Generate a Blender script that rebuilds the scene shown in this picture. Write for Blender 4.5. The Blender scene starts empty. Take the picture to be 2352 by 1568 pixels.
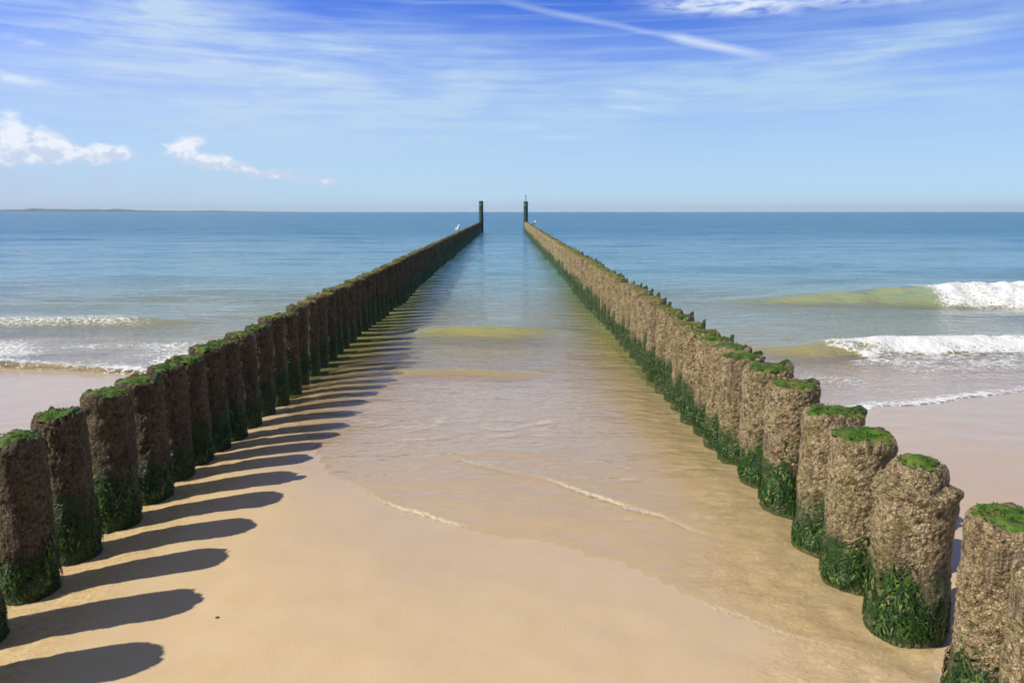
import bpy, math, random
import numpy as np
from mathutils import Vector

# ------------------------------------------------------------------ scene, camera, sky, sun
S = bpy.context.scene
C = S.collection
random.seed(7)
RAD = math.radians

cam_d = bpy.data.cameras.new('camera'); cam_d.lens = 26.19; cam_d.sensor_width = 36
cam_d.clip_start = 0.05; cam_d.clip_end = 60000
cam = bpy.data.objects.new('camera', cam_d); C.objects.link(cam)
cam.location = (0, 0, 1.6); cam.rotation_euler = (RAD(80.14), 0, 0)
S.camera = cam

SUN_EL = RAD(42.5)
SUN_AZ = math.atan2(-0.94, -0.335)          # compass from +Y towards +X
to_sun = Vector((math.sin(SUN_AZ)*math.cos(SUN_EL), math.cos(SUN_AZ)*math.cos(SUN_EL), math.sin(SUN_EL)))

S.view_settings.view_transform = 'Standard'; S.view_settings.look = 'None'
S.view_settings.exposure = 0.0; S.view_settings.gamma = 1.0
S.view_settings.use_curve_mapping = False
S.render.engine = 'CYCLES'
S.cycles.use_denoising = True
S.cycles.max_bounces = 5; S.cycles.diffuse_bounces = 2; S.cycles.glossy_bounces = 2; S.cycles.transparent_max_bounces = 6
S.cycles.sample_clamp_indirect = 6.0
S.cycles.use_adaptive_sampling = True; S.cycles.adaptive_threshold = 0.02
S.cycles.filter_width = 1.7


class NT:
    """small helper to write node trees as expressions"""
    def __init__(self, tree):
        self.t = tree; self.n = tree.nodes; self.l = tree.links; tree.nodes.clear()

    def node(self, typ, **kw):
        nd = self.n.new(typ)
        for k, v in kw.items(): setattr(nd, k, v)
        return nd

    def put(self, sock, v):
        if hasattr(v, 'is_output') or isinstance(v, bpy.types.NodeSocket): self.l.new(v, sock)
        elif isinstance(v, (tuple, list)) and len(v) == 3 and sock.type == 'RGBA': sock.default_value = (*v, 1)
        else: sock.default_value = v

    def m(self, op, a, b=0.0, c=None, clamp=False):
        nd = self.node('ShaderNodeMath', operation=op, use_clamp=clamp)
        self.put(nd.inputs[0], a); self.put(nd.inputs[1], b)
        if c is not None: self.put(nd.inputs[2], c)
        return nd.outputs[0]

    def ss(self, x, lo, hi, a=0.0, b=1.0):
        nd = self.node('ShaderNodeMapRange', interpolation_type='SMOOTHSTEP')
        self.put(nd.inputs[0], x)
        for i, v in enumerate((lo, hi, a, b)): self.put(nd.inputs[i+1], v)
        return nd.outputs[0]

    def lin(self, x, lo, hi, a=0.0, b=1.0):
        nd = self.node('ShaderNodeMapRange'); self.put(nd.inputs[0], x)
        for i, v in enumerate((lo, hi, a, b)): self.put(nd.inputs[i+1], v)
        return nd.outputs[0]

    def mix(self, f, a, b, blend='MIX'):
        nd = self.node('ShaderNodeMix', data_type='RGBA', blend_type=blend, clamp_factor=True)
        self.put(nd.inputs[0], f); self.put(nd.inputs[6], a); self.put(nd.inputs[7], b)
        return nd.outputs[2]

    def xyz(self, x, y, z):
        nd = self.node('ShaderNodeCombineXYZ')
        for i, v in enumerate((x, y, z)): self.put(nd.inputs[i], v)
        return nd.outputs[0]

    def sep(self, v):
        nd = self.node('ShaderNodeSeparateXYZ'); self.put(nd.inputs[0], v); return nd.outputs

    def noise(self, vec, scale, detail=4, rough=0.55, dist=0.0):
        nd = self.node('ShaderNodeTexNoise'); self.put(nd.inputs['Vector'], vec)
        nd.inputs['Scale'].default_value = scale; nd.inputs['Detail'].default_value = detail
        nd.inputs['Roughness'].default_value = rough; nd.inputs['Distortion'].default_value = dist
        return nd.outputs[0]

    def voro(self, vec, scale, feature='F1', out=0):
        nd = self.node('ShaderNodeTexVoronoi', feature=feature); self.put(nd.inputs['Vector'], vec)
        nd.inputs['Scale'].default_value = scale
        return nd.outputs[out]

    def ramp(self, f, stops):
        nd = self.node('ShaderNodeValToRGB'); self.put(nd.inputs[0], f)
        e = nd.color_ramp.elements
        while len(e) < len(stops): e.new(0.5)
        for el, (p, c) in zip(e, stops): el.position = p; el.color = (*c, 1)
        return nd.outputs[0]

    def mapping(self, vec, scale=(1, 1, 1), rot=(0, 0, 0), loc=(0, 0, 0)):
        nd = self.node('ShaderNodeMapping'); self.put(nd.inputs[0], vec)
        nd.inputs['Scale'].default_value = scale; nd.inputs['Rotation'].default_value = rot
        nd.inputs['Location'].default_value = loc
        return nd.outputs[0]

    def attr(self, name):
        return self.node('ShaderNodeAttribute', attribute_name=name).outputs['Fac']

    def bump(self, h, strength, dist, normal=None):
        nd = self.node('ShaderNodeBump'); nd.inputs['Strength'].default_value = strength
        nd.inputs['Distance'].default_value = dist; self.put(nd.inputs['Height'], h)
        if normal is not None: self.put(nd.inputs['Normal'], normal)
        return nd.outputs[0]


# ---- world: physical sky with high thin cloud, a contrail and low cumulus
W = bpy.data.worlds.new('World'); S.world = W; W.use_nodes = True
k = NT(W.node_tree)
d = k.node('ShaderNodeTexCoord').outputs['Generated']
dx, dy, dz = k.sep(d)
up = k.m('MAXIMUM', dz, 0.0)
el = k.m('ARCSINE', dz)
az = k.m('ARCTAN2', dx, dy)
sky = k.node('ShaderNodeTexSky', sky_type='NISHITA', sun_disc=False)
sky.sun_elevation = SUN_EL; sky.sun_rotation = SUN_AZ
sky.air_density = 1.0; sky.dust_density = 0.4; sky.ozone_density = 5.0; sky.altitude = 0
# the sky of a dry polarised day: blue reaches further down towards the horizon
k.put(sky.inputs[0], k.xyz(dx, dy, k.m('MULTIPLY', up, 2.6)))
hs = k.node('ShaderNodeHueSaturation'); hs.inputs['Hue'].default_value = 0.508
hs.inputs['Saturation'].default_value = 1.25; hs.inputs['Value'].default_value = 1.75
k.put(hs.inputs['Color'], sky.outputs[0])
col = k.mix(1.0, hs.outputs[0], k.mix(k.ss(el, 0.22, 0.85), k.mix(k.ss(el, 0.04, 0.2), (0.80, 0.95, 1.10), (0.66, 1.0, 1.62)), (0.60, 0.60, 0.62)), 'MULTIPLY')  # sky above the frame dimmed and greyed to keep shadows brown

ae = k.xyz(az, el, 1.0)
def blob(a0, e0, sx, sy, rot=0.0):
    """soft elliptical patch in azimuth and elevation"""
    ca, sa = math.cos(RAD(rot)), math.sin(RAD(rot))
    def axis_(ux, uy):
        v_ = k.node('ShaderNodeVectorMath', operation='DOT_PRODUCT'); k.put(v_.inputs[0], ae)
        v_.inputs[1].default_value = (ux, uy, -a0*ux - e0*uy); return v_.outputs['Value']
    p, q = axis_(ca/sx, sa/sx), axis_(-sa/sy, ca/sy)
    return k.m('POWER', 0.36788, k.m('MULTIPLY_ADD', p, p, k.m('MULTIPLY', q, q)))

def total(xs):
    o = xs[0]
    if isinstance(o, tuple): o = k.m('MULTIPLY', o[0], o[1])
    for x in xs[1:]:
        o = k.m('MULTIPLY_ADD', x[1], x[0], o) if isinstance(x, tuple) else k.m('ADD', o, x)
    return o

cv = k.xyz(k.m('MULTIPLY', az, 3.2), k.m('MULTIPLY', el, 15.0), 0.0)
fine = k.noise(k.mapping(cv, rot=(0, 0, RAD(-9))), 2.3, 4, 0.55, 0.5)
fine2 = k.noise(k.mapping(cv, rot=(0, 0, RAD(12)), loc=(4, 2, 1)), 1.1, 3, 0.5, 0.7)
streak = k.noise(k.mapping(cv, scale=(0.55, 3.2, 1), rot=(0, 0, RAD(-6)), loc=(1, 7, 0)), 1.6, 3, 0.55, 0.4)

def scl(f, x): return (f, x)
veil = total([
    scl(1.15, blob(-0.34, 0.150, 0.27, 0.085, -3)),
    scl(0.80, blob(-0.46, 0.228, 0.15, 0.030, -8)),
    scl(0.55, blob(-0.10, 0.170, 0.20, 0.045, 8)),
    scl(0.90, blob(0.42, 0.182, 0.26, 0.028, 9)),
    scl(0.75, blob(0.50, 0.125, 0.24, 0.040, -3)),
    scl(0.80, blob(0.08, 0.125, 0.32, 0.050, 4)),
])
tex = k.m('MULTIPLY_ADD', fine, 1.1, k.m('MULTIPLY', fine2, 0.9))
wisp0 = k.noise(k.mapping(cv, scale=(1.0, 2.2, 1), rot=(0, 0, RAD(7)), loc=(5, 1, 0)), 3.4, 4, 0.62, 0.5)
veil = k.m('MULTIPLY', veil, k.m('MULTIPLY', k.ss(tex, 0.55, 1.40, 0.25, 1.0), k.ss(wisp0, 0.28, 0.72, 0.62, 1.15)))
# thin cirrus everywhere else overhead
gen = k.m('MULTIPLY', k.ss(fine2, 0.45, 0.8, 0.0, 0.15), k.ss(el, 0.25, 0.5))
low = k.ss(el, 0.02, 0.29, 0.97, 0.0)
str_ = k.m('MULTIPLY', k.ss(streak, 0.42, 0.72, 0.0, 0.30), k.ss(el, 0.03, 0.10))
veil = k.m('ADD', k.m('ADD', veil, gen), str_)
veil = k.m('ADD', veil, k.m('MULTIPLY', low, k.m('SUBTRACT', 1.0, k.m('MINIMUM', veil, 1.0))), clamp=True)
veil = k.m('MULTIPLY', veil, 0.93)
vcol = k.mix(k.ss(az, -0.6, 0.3), (5.7, 7.2, 9.1), (4.8, 6.7, 8.9))
vcol = k.mix(k.ss(el, 0.0, 0.17), (5.1, 7.2, 8.9), vcol)
col = k.mix(veil, col, vcol)
# even grey veil added above the frame so shadows turn less blue
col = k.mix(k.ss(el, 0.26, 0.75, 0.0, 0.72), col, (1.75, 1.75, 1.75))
# brighter small clouds and the contrail
bright = total([
    scl(0.85, blob(0.291, 0.241, 0.065, 0.010, -4)), scl(0.5, blob(0.22, 0.247, 0.06, 0.009, -5)),
    scl(0.8, blob(0.430, 0.239, 0.075, 0.009, -3)),
    scl(0.95, blob(-0.554, 0.179, 0.019, 0.0040, -7)), scl(0.75, blob(-0.570, 0.141, 0.034, 0.0065, 0)),
    scl(0.40, blob(-0.365, 0.176, 0.035, 0.0032, -4)), scl(0.36, blob(-0.262, 0.166, 0.04, 0.0035, -6)),
    scl(0.45, blob(0.141, 0.150, 0.016, 0.0032, -8)), scl(0.38, blob(0.158, 0.129, 0.035, 0.003, -7)),
    scl(0.28, blob(0.02, 0.108, 0.02, 0.003, 0)), scl(0.22, blob(0.06, 0.095, 0.04, 0.003, 0)),
])
wisp = k.noise(k.mapping(cv, scale=(1.6, 1.3, 1), rot=(0, 0, RAD(-8)), loc=(2, 3, 0)), 5.0, 4, 0.6, 0.6)
bright = k.m('MULTIPLY', bright, k.ss(wisp, 0.30, 0.62, 0.15, 1.1))
bright = k.m('MULTIPLY', bright, k.ss(fine, 0.25, 0.60, 0.5, 1.15))
def ray(x, y):
    v = Vector(((x-1176)/1711, 1.0, (784-y)/1711)).normalized()
    c_, s_ = math.cos(RAD(9.86)), math.sin(RAD(9.86))
    return Vector((v.x, v.y*c_ + v.z*s_, -v.y*s_ + v.z*c_))
A, B = ray(1150, 4), ray(1720, 122)
nrm = A.cross(B).normalized()
vd = k.node('ShaderNodeVectorMath', operation='DOT_PRODUCT'); k.put(vd.inputs[0], d); vd.inputs[1].default_value = nrm
off = k.m('ABSOLUTE', k.m('ADD', vd.outputs['Value'], k.m('MULTIPLY', k.m('SUBTRACT', fine, 0.5), 0.006)))
width = k.ss(az, 0.18, 0.22, 0.0050, 0.0078)
line = k.m('SUBTRACT', 1.0, k.m('DIVIDE', off, width), clamp=True)
along = k.m('MULTIPLY', k.ss(az, -0.03, 0.03), k.ss(az, 0.26, 0.345, 1.0, 0.0))
line = k.m('MULTIPLY', k.m('MULTIPLY', line, along), k.ss(az, 0.180, 0.215, 0.30, 0.72))
bright = k.m('MAXIMUM', bright, line)
bright = k.m('MINIMUM', bright, 0.92)
col = k.mix(bright, col, (7.6, 8.6, 9.9))
# low cumulus over the left horizon
cn = k.noise(k.xyz(k.m('MULTIPLY', az, 60), k.m('MULTIPLY', el, 85), 0.0), 0.42, 3, 0.6, 0.3)
cn2 = k.noise(k.xyz(k.m('MULTIPLY', az, 60), k.m('MULTIPLY', el, 85), 3.0), 1.0, 2, 0.6, 0.0)
cum = total([
    blob(-0.580, 0.085, 0.022, 0.018), blob(-0.558, 0.074, 0.022, 0.017), blob(-0.57, 0.062, 0.045, 0.012),
    scl(0.9, blob(-0.530, 0.067, 0.024, 0.013)), scl(1.15, blob(-0.480, 0.066, 0.028, 0.010)),
    scl(1.0, blob(-0.402, 0.078, 0.024, 0.009, 22)), scl(0.95, blob(-0.388, 0.064, 0.040, 0.010, -12)),
    scl(0.8, blob(-0.357, 0.055, 0.03, 0.008)), scl(0.95, blob(-0.305, 0.046, 0.028, 0.007)),
    scl(0.85, blob(-0.24, 0.038, 0.035, 0.006)),
])
cm = k.ss(k.m('ADD', cum, k.m('MULTIPLY', k.m('SUBTRACT', cn, 0.5), 2.4)), 0.22, 0.95)
cm = k.m('MULTIPLY', cm, k.ss(cum, 0.08, 0.32))
cm = k.m('MULTIPLY', cm, 0.72)
ccol = k.mix(k.ss(k.m('ADD', cn2, k.m('MULTIPLY', k.m('SUBTRACT', el, 0.066), 6.0)), 0.38, 0.62), (6.6, 7.1, 8.7), (10.2, 10.1, 10.3))
col = k.mix(cm, col, ccol)
# a mauve-grey bank below them
bank = k.m('MULTIPLY', k.ss(az, -0.75, -0.1, 0.7, 0.0), k.ss(el, 0.03, 0.075, 1.0, 0.0))
col = k.mix(k.m('MULTIPLY', bank, k.ss(cn, 0.3, 0.6, 0.6, 1.0)), col, (5.1, 6.0, 8.1))
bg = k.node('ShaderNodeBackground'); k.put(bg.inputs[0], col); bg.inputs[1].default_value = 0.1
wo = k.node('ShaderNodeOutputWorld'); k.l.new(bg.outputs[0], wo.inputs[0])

sd = bpy.data.lights.new('sun', 'SUN'); sd.energy = 5.0; sd.angle = RAD(0.53); sd.color = (1.0, 0.94, 0.84)
so = bpy.data.objects.new('sun', sd); C.objects.link(so)
so.rotation_euler = (-to_sun).to_track_quat('-Z', 'Y').to_euler(); so.location = (-30, -12, 30)


W.cycles.sampling_method = 'NONE'

# ------------------------------------------------------------------ numpy noise
def _h(ix, iy, iz, seed):
    n = (ix.astype(np.int64)*374761393 + iy.astype(np.int64)*668265263 + iz.astype(np.int64)*2147483647 + seed*974634777)
    n = (n ^ (n >> 13)) * 1274126177
    n = n ^ (n >> 16)
    return (n & 0xFFFFFF).astype(np.float64) / 0xFFFFFF

def vnoise(x, y, z=None, seed=0):
    if z is None:
        ix, iy = np.floor(x), np.floor(y); fx, fy = x-ix, y-iy
        fx, fy = (f*f*f*(f*(f*6-15)+10) for f in (fx, fy))
        o = np.zeros(1)
        return ((1-fy)*((1-fx)*_h(ix, iy, o, seed) + fx*_h(ix+1, iy, o, seed)) + fy*((1-fx)*_h(ix, iy+1, o, seed) + fx*_h(ix+1, iy+1, o, seed)))*2-1
    ix, iy, iz = np.floor(x), np.floor(y), np.floor(z)
    fx, fy, fz = x-ix, y-iy, z-iz
    fx, fy, fz = (f*f*f*(f*(f*6-15)+10) for f in (fx, fy, fz))
    r = 0
    for a in (0, 1):
        for b in (0, 1):
            for c in (0, 1):
                w = (fx if a else 1-fx)*(fy if b else 1-fy)*(fz if c else 1-fz)
                r = r + w*_h(ix+a, iy+b, iz+c, seed)
    return r*2-1

def fbm(x, y, z=None, seed=0, oct_=4, gain=0.5):
    r, a, f = 0, 1.0, 1.0
    for o in range(oct_):
        r = r + a*vnoise(x*f, y*f, None if z is None else z*f, seed+o*17); a *= gain; f *= 2.03
    return r

def worley(x, y, z, seed=0):
    ix, iy, iz = np.floor(x), np.floor(y), np.floor(z)
    best = np.full_like(x, 9.0); bid = np.zeros_like(x)
    for a in (-1, 0, 1):
        for b in (-1, 0, 1):
            for c in (-1, 0, 1):
                px, py, pz = ix+a, iy+b, iz+c
                h1 = _h(px, py, pz, seed); h2 = (h1*4096) % 1.0; h3 = (h1*131) % 1.0
                dd = (px+h1-x)**2 + (py+h2-y)**2 + (pz+h3-z)**2
                mk = dd < best
                best = np.where(mk, dd, best); bid = np.where(mk, (h1*1777) % 1.0, bid)
    return np.sqrt(best), bid

def sstep(x, lo, hi):
    t = np.clip((x-lo)/(hi-lo), 0, 1); return t*t*(3-2*t)


# ------------------------------------------------------------------ mesh helpers
def mesh_of(name, verts, faces, mats, smooth=True, attrs=None, mat_idx=None):
    me = bpy.data.meshes.new(name)
    verts = np.asarray(verts, dtype=np.float32)
    if isinstance(faces, np.ndarray):
        nf, kk = faces.shape
        me.vertices.add(len(verts)); me.vertices.foreach_set('co', verts.ravel())
        me.loops.add(nf*kk); me.loops.foreach_set('vertex_index', faces.astype(np.int32).ravel())
        me.polygons.add(nf)
        me.polygons.foreach_set('loop_start', np.arange(0, nf*kk, kk, dtype=np.int32))
        me.update(calc_edges=True)
    else:
        me.from_pydata([tuple(map(float, v)) for v in verts], [], [tuple(map(int, f)) for f in faces])
    for m_ in mats: me.materials.append(m_)
    me.polygons.foreach_set('use_smooth', np.full(len(me.polygons), smooth, dtype=bool))
    if mat_idx is not None: me.polygons.foreach_set('material_index', np.asarray(mat_idx, dtype=np.int32))
    for kx, v in (attrs or {}).items():
        at = me.attributes.new(kx, 'FLOAT', 'POINT'); at.data.foreach_set('value', np.asarray(v, dtype=np.float32).ravel())
    me.update()
    return me

def link(name, me, parent=None, loc=None):
    o = bpy.data.objects.new(name, me); C.objects.link(o)
    if parent is not None: o.parent = parent
    if loc is not None: o.location = loc
    return o

def tag(o, label=None, cat=None, group=None, kind=None):
    if label: o['label'] = label
    if cat: o['category'] = cat
    if group: o['group'] = group
    if kind: o['kind'] = kind
    return o

def grid_faces(ny, nx):
    i = np.arange(ny-1)[:, None]*nx + np.arange(nx-1)[None, :]
    return np.stack([i, i+1, i+nx+1, i+nx], -1).reshape(-1, 4)

def axis(dense_lo, dense_hi, step, lo, hi, growth):
    a = list(np.arange(dense_lo, dense_hi+1e-6, step))
    s, p, up_ = step, a[-1], []
    while p < hi: s *= growth; p += s; up_.append(p)
    s, p, dn = step, a[0], []
    while p > lo: s *= growth; p -= s; dn.append(p)
    return np.array(dn[::-1] + a + up_)

def material(name):
    m_ = bpy.data.materials.new(name); m_.use_nodes = True
    return m_, NT(m_.node_tree)

def finish(n, shader):
    o = n.node('ShaderNodeOutputMaterial'); n.l.new(shader, o.inputs[0])

def principled(n, color, rough, normal=None, spec=0.5, coat=None, coat_rough=0.1, coat_n=None, sss=None):
    p = n.node('ShaderNodeBsdfPrincipled')
    n.put(p.inputs['Base Color'], color); n.put(p.inputs['Roughness'], rough)
    n.put(p.inputs['Specular IOR Level'], spec)
    if normal is not None: n.put(p.inputs['Normal'], normal)
    if coat is not None:
        n.put(p.inputs['Coat Weight'], coat); n.put(p.inputs['Coat Roughness'], coat_rough)
        p.inputs['Coat IOR'].default_value = 1.33
        if coat_n is not None: n.put(p.inputs['Coat Normal'], coat_n)
    return p.outputs[0]


# ------------------------------------------------------------------ materials
def mat_sand():
    m_, n = material('wet_beach_sand')
    P = n.node('ShaderNodeNewGeometry').outputs['Position']
    wet = n.attr('wet'); gloss = n.attr('gloss'); rough_zone = n.attr('stirred')
    big = n.noise(P, 0.9, 3, 0.55)
    mid = n.noise(P, 6.0, 2, 0.6)
    grain = n.noise(P, 420, 0, 0.6)
    grain2 = n.noise(P, 120, 1, 0.6)
    c = n.mix(big, (0.63, 0.46, 0.25), (0.695, 0.525, 0.315))
    c = n.mix(n.ss(mid, 0.35, 0.7), c, (0.65, 0.47, 0.255))
    c = n.mix(n.m('MULTIPLY', rough_zone, n.ss(n.noise(n.mapping(P, scale=(1, 1.5, 1)), 34, 2, 0.7), 0.42, 0.66, 0.25, 1.0)), c, (0.50, 0.34, 0.12))
    c = n.mix(n.m('MULTIPLY', wet, 0.55), c, (0.54, 0.41, 0.28))
    c = n.mix(n.lin(grain, 0.3, 0.7, 0.0, 0.20), c, (0.42, 0.30, 0.16))
    sw = n.noise(n.mapping(P, scale=(1, 1.6, 1)), 19, 2, 0.65, 1.2)
    c = n.mix(n.m('MULTIPLY', rough_zone, n.ss(sw, 0.52, 0.66, 0.0, 0.5)), c, (0.74, 0.56, 0.28))  # pale swirls paint caustic light of the moving water into the sand
    h = n.m('ADD', n.m('MULTIPLY', grain, 0.35), n.m('ADD', n.m('MULTIPLY', grain2, 0.6), n.m('MULTIPLY', mid, 0.35)))
    h = n.m('ADD', h, n.m('MULTIPLY', n.m('MULTIPLY', sw, rough_zone), 5.0))
    nb = n.bump(h, 0.30, 0.005)
    nc = n.bump(n.m('ADD', mid, n.m('MULTIPLY', grain2, 0.3)), 0.12, 0.01)
    coat = n.m('ADD', n.m('MULTIPLY', gloss, 0.95), 0.03)
    s = principled(n, c, 0.62, nb, 0.35, coat, n.lin(wet, 0, 1, 0.38, 0.16), nc)
    finish(n, s); return m_

def mat_water():
    m_, n = material('shallow_sea_water')
    P = n.node('ShaderNodeNewGeometry').outputs['Position']
    depth = n.attr('depth'); sed = n.attr('sediment'); foam = n.attr('foam'); film = n.attr('film')
    x, y, z = n.sep(P)
    r1 = n.noise(n.mapping(P, scale=(0.9, 2.4, 1), rot=(0, 0, RAD(6))), 1.5, 2, 0.6, 0.3)
    r2 = n.noise(n.mapping(P, scale=(1.1, 2.6, 1), rot=(0, 0, RAD(-14))), 6.0, 2, 0.62, 0.3)
    r3 = n.noise(n.mapping(P, scale=(0.12, 0.5, 1), rot=(0, 0, RAD(3))), 0.9, 2, 0.6, 0.2)
    far = n.ss(y, 18, 70)
    h = n.m('ADD', n.m('MULTIPLY', r1, n.lin(far, 0, 1, 0.45, 0.9)), n.m('MULTIPLY', r2, n.lin(film, 0, 1, 0.16, 0.30)))
    h = n.m('ADD', h, n.m('MULTIPLY', r3, n.m('MULTIPLY', far, 6.0)))
    bd = n.node('ShaderNodeBump'); bd.inputs['Strength'].default_value = 0.55
    n.put(bd.inputs['Distance'], n.lin(film, 0, 1, 0.19, 0.06)); n.put(bd.inputs['Height'], h)
    nb = bd.outputs[0]
    body = n.ramp(n.lin(depth, 0.0, 1.35), [(0.0, (0.46, 0.37, 0.14)), (0.10, (0.40, 0.36, 0.10)), (0.22, (0.26, 0.31, 0.16)),
                                            (0.42, (0.12, 0.30, 0.30)), (1.0, (0.025, 0.18, 0.26))])
    cloudy = n.noise(n.mapping(P, scale=(0.25, 0.9, 1)), 0.5, 2, 0.6)
    body = n.mix(n.ss(cloudy, 0.4, 0.7, 0.0, 0.35), body, n.mix(0.5, body, (0.20, 0.27, 0.20)))
    body = n.mix(n.m('MULTIPLY', sed, n.ss(n.noise(n.mapping(P, scale=(0.7, 2.5, 1)), 2.2, 2, 0.6), 0.32, 0.66, 0.25, 0.85)), body, (0.40, 0.37, 0.12))
    opac = n.m('SUBTRACT', 1.0, n.m('EXPONENT', n.m('MULTIPLY', depth, n.lin(sed, 0, 1, -5.0, -9.0))), clamp=True)
    df = n.node('ShaderNodeBsdfDiffuse'); n.put(df.inputs[0], body); n.put(df.inputs['Normal'], nb)
    tr = n.node('ShaderNodeBsdfTransparent'); tr.inputs[0].default_value = (0.97, 0.965, 0.93, 1)
    mx = n.node('ShaderNodeMixShader'); n.put(mx.inputs[0], opac); n.l.new(tr.outputs[0], mx.inputs[1]); n.l.new(df.outputs[0], mx.inputs[2])
    gl = n.node('ShaderNodeBsdfGlossy'); gl.inputs[0].default_value = (1, 1, 1, 1)
    n.put(gl.inputs['Roughness'], n.lin(far, 0, 1, 0.10, 0.22)); n.put(gl.inputs['Normal'], nb)
    gi = n.node('ShaderNodeNewGeometry').outputs['Incoming']
    dt = n.node('ShaderNodeVectorMath', operation='DOT_PRODUCT'); n.put(dt.inputs[0], gi); n.put(dt.inputs[1], nb)
    gr = n.m('POWER', n.m('SUBTRACT', 1.0, n.m('ABSOLUTE', dt.outputs['Value']), clamp=True), 5.0)
    f_ = n.m('MINIMUM', n.m('ADD', n.m('MULTIPLY', gr, 0.98), 0.02), n.lin(far, 0, 1, 0.75, 0.50))
    mx2 = n.node('ShaderNodeMixShader'); n.put(mx2.inputs[0], f_); n.l.new(mx.outputs[0], mx2.inputs[1]); n.l.new(gl.outputs[0], mx2.inputs[2])
    # foam: lacy at low values, solid at high ones
    v1 = n.voro(n.mapping(P, scale=(1, 1.3, 1.6)), 9.0, 'DISTANCE_TO_EDGE'); v2 = n.voro(P, 30.0, 'DISTANCE_TO_EDGE')
    fn = n.noise(P, 14, 3, 0.7)
    lace = n.m('ADD', n.m('MULTIPLY', n.ss(v1, 0.0, 0.22, 1.0, 0.0), 0.32), n.m('ADD', n.m('MULTIPLY', n.ss(v2, 0.0, 0.2, 1.0, 0.0), 0.25), n.m('MULTIPLY', fn, 0.85)))
    fm = n.ss(n.m('ADD', foam, n.m('MULTIPLY', n.m('SUBTRACT', lace, 0.58), 1.0)), 0.40, 0.72)
    fm = n.m('MULTIPLY', fm, n.ss(foam, 0.02, 0.2))
    fb = n.bump(fn, 0.7, 0.05)
    def wash_line(dist, strength, off, wid):
        q = n.m('DIVIDE', n.m('SUBTRACT', n.m('ADD', n.attr(dist), n.m('MULTIPLY', n.m('SUBTRACT', fn, 0.5), 0.05)), off), wid)
        return n.m('MULTIPLY', n.m('POWER', 0.36788, n.m('MULTIPLY', q, q)), n.attr(strength))
    wl = n.m('MAXIMUM', wash_line('da', 'lineA', 0.03, 0.020), wash_line('db', 'lineB', 0.035, 0.028))
    wl = n.m('MAXIMUM', n.m('MULTIPLY', wl, 0.85), n.attr('edge'))  # painted caustic highlights join the wash lines
    fm = n.m('MAXIMUM', fm, wl)
    fo = principled(n, n.mix(n.ss(wl, 0.0, 0.1), (0.78, 0.775, 0.74), (0.80, 0.68, 0.46)), 0.7, fb, 0.3)
    mx3 = n.node('ShaderNodeMixShader'); n.put(mx3.inputs[0], fm); n.l.new(mx2.outputs[0], mx3.inputs[1]); n.l.new(fo, mx3.inputs[2])
    finish(n, mx3.outputs[0]); return m_

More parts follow.
